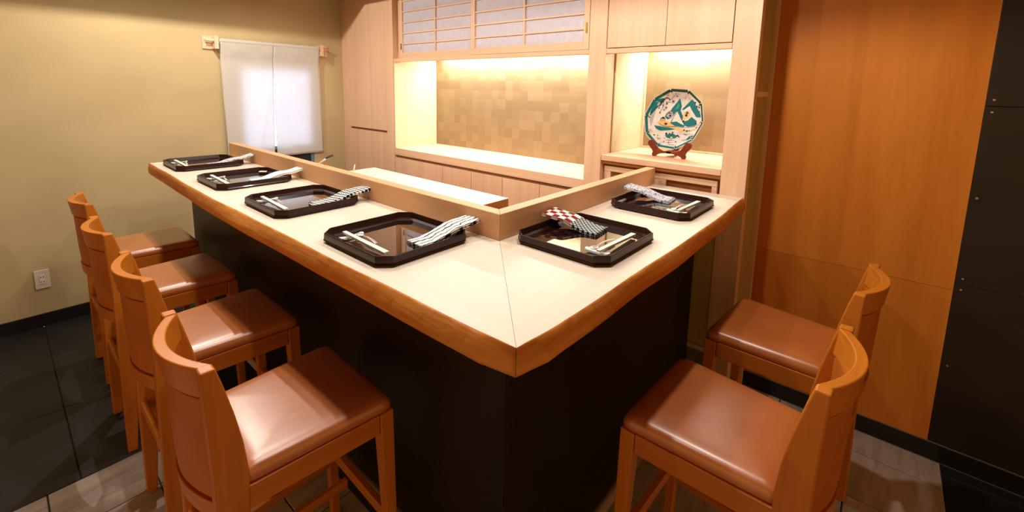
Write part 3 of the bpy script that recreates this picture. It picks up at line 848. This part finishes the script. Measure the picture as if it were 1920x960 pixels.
def panel(x0, x1, slit_side, xb0, xb1):
    b = MB(); nx, nz = 26, 44; z_top, z_bot = PZ+.018, .972
    vs = []
    rnd = random.Random(int(x0*100))
    for j in range(nz+1):
        t = j/nz; z = z_top+(z_bot-z_top)*t
        for i in range(nx+1):
            q = i/nx
            xa = x0+(xb0-x0)*t; xz = x1+(xb1-x1)*t
            # the slit edges part below the stitched header
            op = max(0, (t-.20)/.8)
            if slit_side > 0: xz -= .013*op
            else: xa += .013*op
            x = xa+(xz-xa)*q
            y = PY-.0135+.026*min(1, t/.16)**1.5+.012*t-.003*math.sin(q*PI*3+slit_side)*t-.004*math.sin(q*PI)*t
            # soft diagonal folds running from the stitch
            d = (1-q) if slit_side > 0 else q
            fold = math.exp(-((d-.02-.35*op)/.07)**2)
            y -= .007*fold*min(1, op*3)
            y += .004*math.exp(-((t-.09)/.02)**2)*math.sin(q*11+slit_side)
            sag = .006*math.sin(q*PI)*(t < .5)*(1-2*t)
            vs.append((x-1.0, y-PY, z-sag*0-PZ))
    fs = [(j*(nx+1)+i, j*(nx+1)+i+1, (j+1)*(nx+1)+i+1, (j+1)*(nx+1)+i) for j in range(nz) for i in range(nx)]
    b.add(vs, fs)
    o = b.build('cloth_panel', M['noren'], nr, 0, True)
    so = o.modifiers.new('thickness', 'SOLIDIFY'); so.thickness = .0012
    return o
panel(.612, 1.007, 1, .622, .996)
panel(1.006, 1.400, -1, .990, 1.418)
# sleeve round the pole, and hems
sl = MB(); rg = []
for i in range(31):
    x = .612+.788*i/30-1.0
    r = .0155+.0012*math.sin(i*1.7)
    rg.append([(x, r*math.cos(2*PI*a/12), r*math.sin(2*PI*a/12)+.001) for a in range(12)])
sl.loft(rg, False).build('pole_sleeve', M['noren'], nr, 0, True)
for (xa, xb) in ((.613, .623), (1.3985, 1.4165)):
    MB().tube([(xa-1, .0115, -.02), (xb-1, .0230, .974-PZ)], .0022, 6).build('side_hem', M['noren'], nr, 0, True)

# ------------------------------------------------------------------ wall outlet
ou = empty('wall_outlet', (-.483, LW, .315), 'white twin wall outlet low on the olive wall', 'outlet')
MB().box(-.035, .035, -.008, -.0004, -.062, .062).build('cover_plate', M['white_plastic'], ou, .002)
MB().box(-.0125, .0125, -.0105, -.0085, -.032, .032).build('socket_face', M['white_insert'], ou, .001)
for z in (.016, -.016):
    for x in (-.006, .006):
        MB().box(x-.0017, x+.0017, -.0112, -.0104, z-.004, z+.004).build('slot', M['black_gap'], ou)

# ------------------------------------------------------------------ painted plate on its stand
def plate():
    R = .181; tilt = math.radians(14)
    root = empty('painted_plate', (1.905, .432, ZS+.024), 'ten-sided porcelain plate painted with teal mountains, standing in the alcove', 'plate')
    # plate plane: local a to the viewer's right (-y), b up, c towards the viewer (-x); centre lifted
    cz = R+.006
    yawp = -.12
    def pl(a, b, c):
        x = -c*math.cos(tilt)+b*math.sin(tilt); z = cz+b*math.cos(tilt)+c*math.sin(tilt)
        yy = -a
        return (x*math.cos(yawp)-yy*math.sin(yawp), x*math.sin(yawp)+yy*math.cos(yawp), z)
    def hgt(r):
        t = max(0, min(1, (r/R-.80)/.20)); return .024*t**1.3
    angs = []
    for q in range(10):
        v = math.radians(69+36*q)
        c36 = math.cos(math.radians(18))
        for da, rr in ((-18, .952), (-10, .963), (-4, .980), (-1.8, .990), (0, .935), (1.8, .990), (4, .980), (10, .963)):
            da = math.radians(da)
            angs.append((v+da, rr))
    angs.sort(key=lambda t: t[0])
    def ring(fr, c0, k=1.0):
        out = []
        for a, rr in angs:
            e = rr if fr > .85 else 1+(rr-1)*max(0, (fr-.6)/.25)
            r = R*fr*e
            out.append(pl(r*math.cos(a), r*math.sin(a), hgt(R*fr)+c0))
        return out
    body = MB()
    body.loft([ring(.50, -.010), ring(.55, -.010), ring(.80, -.006), ring(.99, -.005), ring(1.0, -.001), ring(.99, 0), ring(.90, 0), ring(.85, 0), ring(.80, 0), ring(.4, 0), ring(.02, 0)])
    body.build('plate_body', M['plate_white'], root)
    band = MB(); band.loft([ring(.905, .0008), ring(.978, .0008)], False)
    o = band.build('green_rim_band', [M['teal'], M['dkgreen']], root)
    for p in o.data.polygons:
        c = p.center
        ang = math.atan2(c.z-cz, -c.y)
        p.material_index = 1 if -.6 < ang < 2.2 else 0
    # landscape: flat enamel shapes; coordinates read on a 960-pixel view of the plate
    def P2(px, py): return ((px-468)/338*R*.985, (438-py)/338*R*.985)
    lay = [0]
    mats = ['teal', 'dkgreen', 'ochre', 'ink', 'wash', 'porcelain', 'brownb', 'yellow', 'teal2']
    art = MB()
    def poly(pts, m):
        lay[0] += 1
        vs = []
        for p in pts:
            a, b = P2(*p); r = math.hypot(a, b); vs.append(pl(a, b, hgt(r)+.0006+.00003*lay[0]))
        art.add(vs, [tuple(range(len(vs)))], mats.index(m))
    def stroke(pts, wd, m):
        for (p, q) in zip(pts[:-1], pts[1:]):
            dx, dy = q[0]-p[0], q[1]-p[1]; l = math.hypot(dx, dy) or 1; nx, ny = -dy/l*wd/2, dx/l*wd/2
            poly([(p[0]+nx, p[1]+ny), (q[0]+nx, q[1]+ny), (q[0]-nx, q[1]-ny), (p[0]-nx, p[1]-ny)], m)
    def blob(cx, cy, r, m, n=7, sq=1, seed=0):
        rr = random.Random(seed+cx*7+cy)
        poly([(cx+r*rr.uniform(.7, 1.2)*math.cos(2*PI*i/n), cy+sq*r*rr.uniform(.7, 1.2)*math.sin(2*PI*i/n)) for i in range(n)], m)
    # left rim scenery
    poly([(215, 250), (300, 190), (320, 230), (240, 330), (180, 420), (165, 400)], 'teal')
    poly([(250, 230), (300, 200), (310, 250), (270, 310)], 'dkgreen')
    poly([(175, 300), (205, 310), (190, 350), (178, 380)], 'yellow')
    poly([(160, 420), (190, 420), (190, 480), (165, 500)], 'ink'); poly([(168, 430), (184, 430), (182, 465), (170, 480)], 'brownb')
    poly([(195, 360), (235, 340), (210, 560), (185, 520)], 'wash')
    # mountains
    poly([(490, 205), (525, 290), (520, 345), (470, 360), (430, 430), (385, 400), (420, 320)], 'teal')
    poly([(480, 260), (500, 280), (490, 320), (455, 335)], 'teal2')
    poly([(630, 205), (690, 300), (770, 400), (700, 400), (650, 340), (610, 290), (560, 330), (530, 330)], 'teal')
    poly([(620, 240), (660, 310), (640, 310), (610, 275)], 'teal2')
    poly([(610, 285), (650, 345), (660, 400), (610, 440), (545, 400), (545, 340)], 'porcelain')
    poly([(650, 400), (715, 440), (705, 500), (640, 515), (560, 480), (575, 455), (620, 440)], 'teal')
    poly([(520, 340), (560, 400), (560, 450), (600, 490), (590, 515), (500, 515), (430, 480), (470, 370)], 'teal')
    poly([(487, 352), (540, 430), (590, 495), (545, 480), (500, 460), (445, 470), (460, 410)], 'porcelain')
    blob(592, 378, 44, 'ochre'); blob(600, 360, 22, 'brownb'); blob(590, 388, 16, 'ink'); blob(575, 420, 18, 'ochre'); blob(615, 345, 13, 'porcelain'); blob(575, 452, 12, 'ink')
    blob(405, 395, 46, 'teal'); blob(408, 393, 38, 'wash'); blob(415, 400, 14, 'ink'); blob(400, 372, 10, 'brownb'); blob(422, 376, 8, 'ink')
    # bare trees
    for (x0, y0, x1, y1) in ((548, 280, 548, 165), (548, 220, 530, 190), (548, 210, 566, 180), (575, 260, 590, 195), (520, 250, 512, 200), (600, 230, 606, 190)): stroke([(x0, y0), (x1, y1)], 3, 'wash')
    # yellow bank with pavilion
    poly([(275, 485), (330, 450), (400, 465), (470, 505), (560, 530), (640, 565), (560, 568), (480, 535), (380, 522), (320, 515)], 'ochre')
    poly([(305, 440), (338, 415), (372, 440)], 'ink')
    for x in (314, 338, 362): stroke([(x, 440), (x, 470)], 5, 'ink')
    blob(380, 495, 22, 'brownb', 8, .7); blob(384, 492, 13, 'ink', 6, .7)
    stroke([(300, 495), (350, 515), (430, 522), (500, 515)], 5, 'ink')
    # water and near hills
    poly([(250, 520), (330, 525), (420, 530), (500, 545), (430, 560), (340, 575), (280, 555)], 'teal')
    poly([(320, 575), (440, 562), (560, 572), (640, 570), (700, 545), (755, 530), (740, 580), (690, 610), (640, 590), (560, 590), (450, 575)], 'porcelain')
    poly([(580, 580), (650, 570), (700, 548), (690, 580), (620, 598)], 'teal')
    poly([(755, 535), (720, 600), (650, 660), (640, 640), (690, 580)], 'teal'); 
    poly([(400, 620), (440, 600), (480, 590), (540, 615), (520, 640), (470, 650), (420, 640)], 'teal')
    blob(476, 636, 18, 'yellow', 7, .6); blob(410, 600, 13, 'ink'); blob(445, 595, 9, 'ink'); blob(480, 580, 10, 'ink'); blob(540, 610, 16, 'ink', 6, .6); blob(556, 622, 14, 'brownb', 6, .6); blob(270, 630, 14, 'ink', 6, .8); blob(532, 678, 8, 'dkgreen')
    poly([(205, 590), (240, 600), (235, 640), (212, 630)], 'yellow'); poly([(190, 560), (230, 570), (220, 600), (200, 590)], 'wash')
    for i in range(16):
        rr = random.Random(i+50); x, y = rr.uniform(270, 620), rr.uniform(640, 735)
        stroke([(x, y), (x+rr.uniform(20, 60), y+rr.uniform(-12, 12))], 4, 'wash')
    for i in range(8):
        rr = random.Random(i+80); x, y = rr.uniform(280, 520), rr.uniform(610, 700)
        blob(x, y, 6, 'ink', 5)
    stroke([(430, 720), (520, 715)], 6, 'brownb')
    # right bank with small trees
    for (x, y) in ((665, 250), (690, 290), (715, 300), (730, 340), (742, 350), (712, 470), (725, 512), (600, 545), (655, 548), (630, 552)): blob(x, y, 10, 'ink', 6)
    stroke([(500, 515), (600, 520), (680, 500), (760, 470)], 5, 'wash'); stroke([(640, 560), (720, 520), (765, 500)], 4, 'ochre')
    # blossoming branch, upper left
    stroke([(250, 270), (310, 235), (330, 205), (360, 210), (380, 235)], 9, 'ink'); stroke([(380, 235), (410, 195), (440, 165)], 4, 'ink'); stroke([(310, 240), (320, 290), (290, 370)], 4, 'ink'); stroke([(330, 250), (400, 255)], 4, 'ink')
    for (x, y, r) in ((345, 170, 22), (435, 160, 13), (468, 160, 12), (455, 185, 12), (350, 270, 20), (420, 245, 20), (310, 290, 14), (350, 315, 18), (330, 340, 12), (290, 375, 13), (250, 270, 26), (240, 260, 16), (270, 320, 12)):
        blob(x, y, r, 'wash'); blob(x+3, y, r*.55, 'brownb', 6); blob(x-2, y+2, r*.3, 'ink', 5)
    art.build('painted_landscape', [M['plate_white' if m == 'porcelain' else m] for m in mats], root)
    # stand
    st = empty('plate_stand', (1.905, .425, ZS), 'small red brown wooden easel holding the painted plate', 'plate stand')
    def foot(y, name, mirror):
        # side profile in x (depth) and z, sawn from a board
        pr = [(-.064, .0), (-.056, .0), (-.040, .016), (-.020, .026), (.0, .030), (.03, .034), (.03, .048), (-.010, .046), (-.028, .050), (-.040, .062), (-.046, .080), (-.056, .082), (-.060, .066), (-.054, .050), (-.044, .040), (-.050, .026), (-.062, .012)]
        return pr
    for s, y in ((1, .085), (-1, -.085)):
        # curved foot seen from the front: sweeps down, then curls up and outwards to hold the rim
        prf = [(-.085, .034), (-.04, .034), (-.010, .044), (.006, .062), (.014, .080), (.024, .092), (.040, .092), (.052, .082), (.052, .066), (.042, .052), (.030, .040), (.022, .026), (.026, .010), (.022, .0), (.006, .0), (-.004, .010), (-.020, .018), (-.05, .022), (-.085, .022)]
        MB().loft([[(-.072, s*(.070+q), z) for q, z in prf], [(-.056, s*(.070+q), z) for q, z in prf]]).build('front_foot', M['stand'], st, .002)
    MB().loft([[(-.056, .03, .022), (-.056, .03, .034), (-.056, -.03, .034), (-.056, -.03, .022)], [(.030, .02, .022), (.030, .02, .034), (.030, -.02, .034), (.030, -.02, .022)]]).build('cross_piece', M['stand'], st, .001)
    MB().loft([[(.030, .016, .10), (.046, .016, .10), (.046, -.016, .10), (.030, -.016, .10)], [(.03, .018, .04), (.05, .018, .04), (.05, -.018, .04), (.03, -.018, .04)], [(.030, .014, .02), (.058, .014, .02), (.058, -.014, .02), (.030, -.014, .02)], [(.050, .010, 0), (.068, .010, 0), (.068, -.010, 0), (.050, -.010, 0)]]).build('rear_leg', M['stand'], st, .002)
    MB().box(.062, .074, -.012, .012, .03, .23).build('back_rest', M['stand'], st, .002)
M['plate_white'] = plain('plate_white_glaze', srgb(222, 216, 212), .5, 0, .2)
M['teal'] = plain('teal_enamel', srgb(20, 112, 112), .5, 0, .15)
M['teal2'] = plain('light_teal_enamel', srgb(60, 150, 144), .5, 0, .15)
M['dkgreen'] = plain('dark_green_enamel', srgb(44, 78, 62), .5, 0, .15)
M['ochre'] = plain('ochre_enamel', srgb(226, 188, 120), .5, 0, .15)
M['ink'] = plain('ink_enamel', srgb(30, 22, 24), .5, 0, .15)
M['wash'] = plain('grey_wash_enamel', srgb(176, 168, 178), .5, 0, .15)
M['brownb'] = plain('brown_enamel', srgb(110, 62, 52), .5, 0, .15)
M['yellow'] = plain('yellow_enamel', srgb(222, 210, 90), .5, 0, .15)
plate()
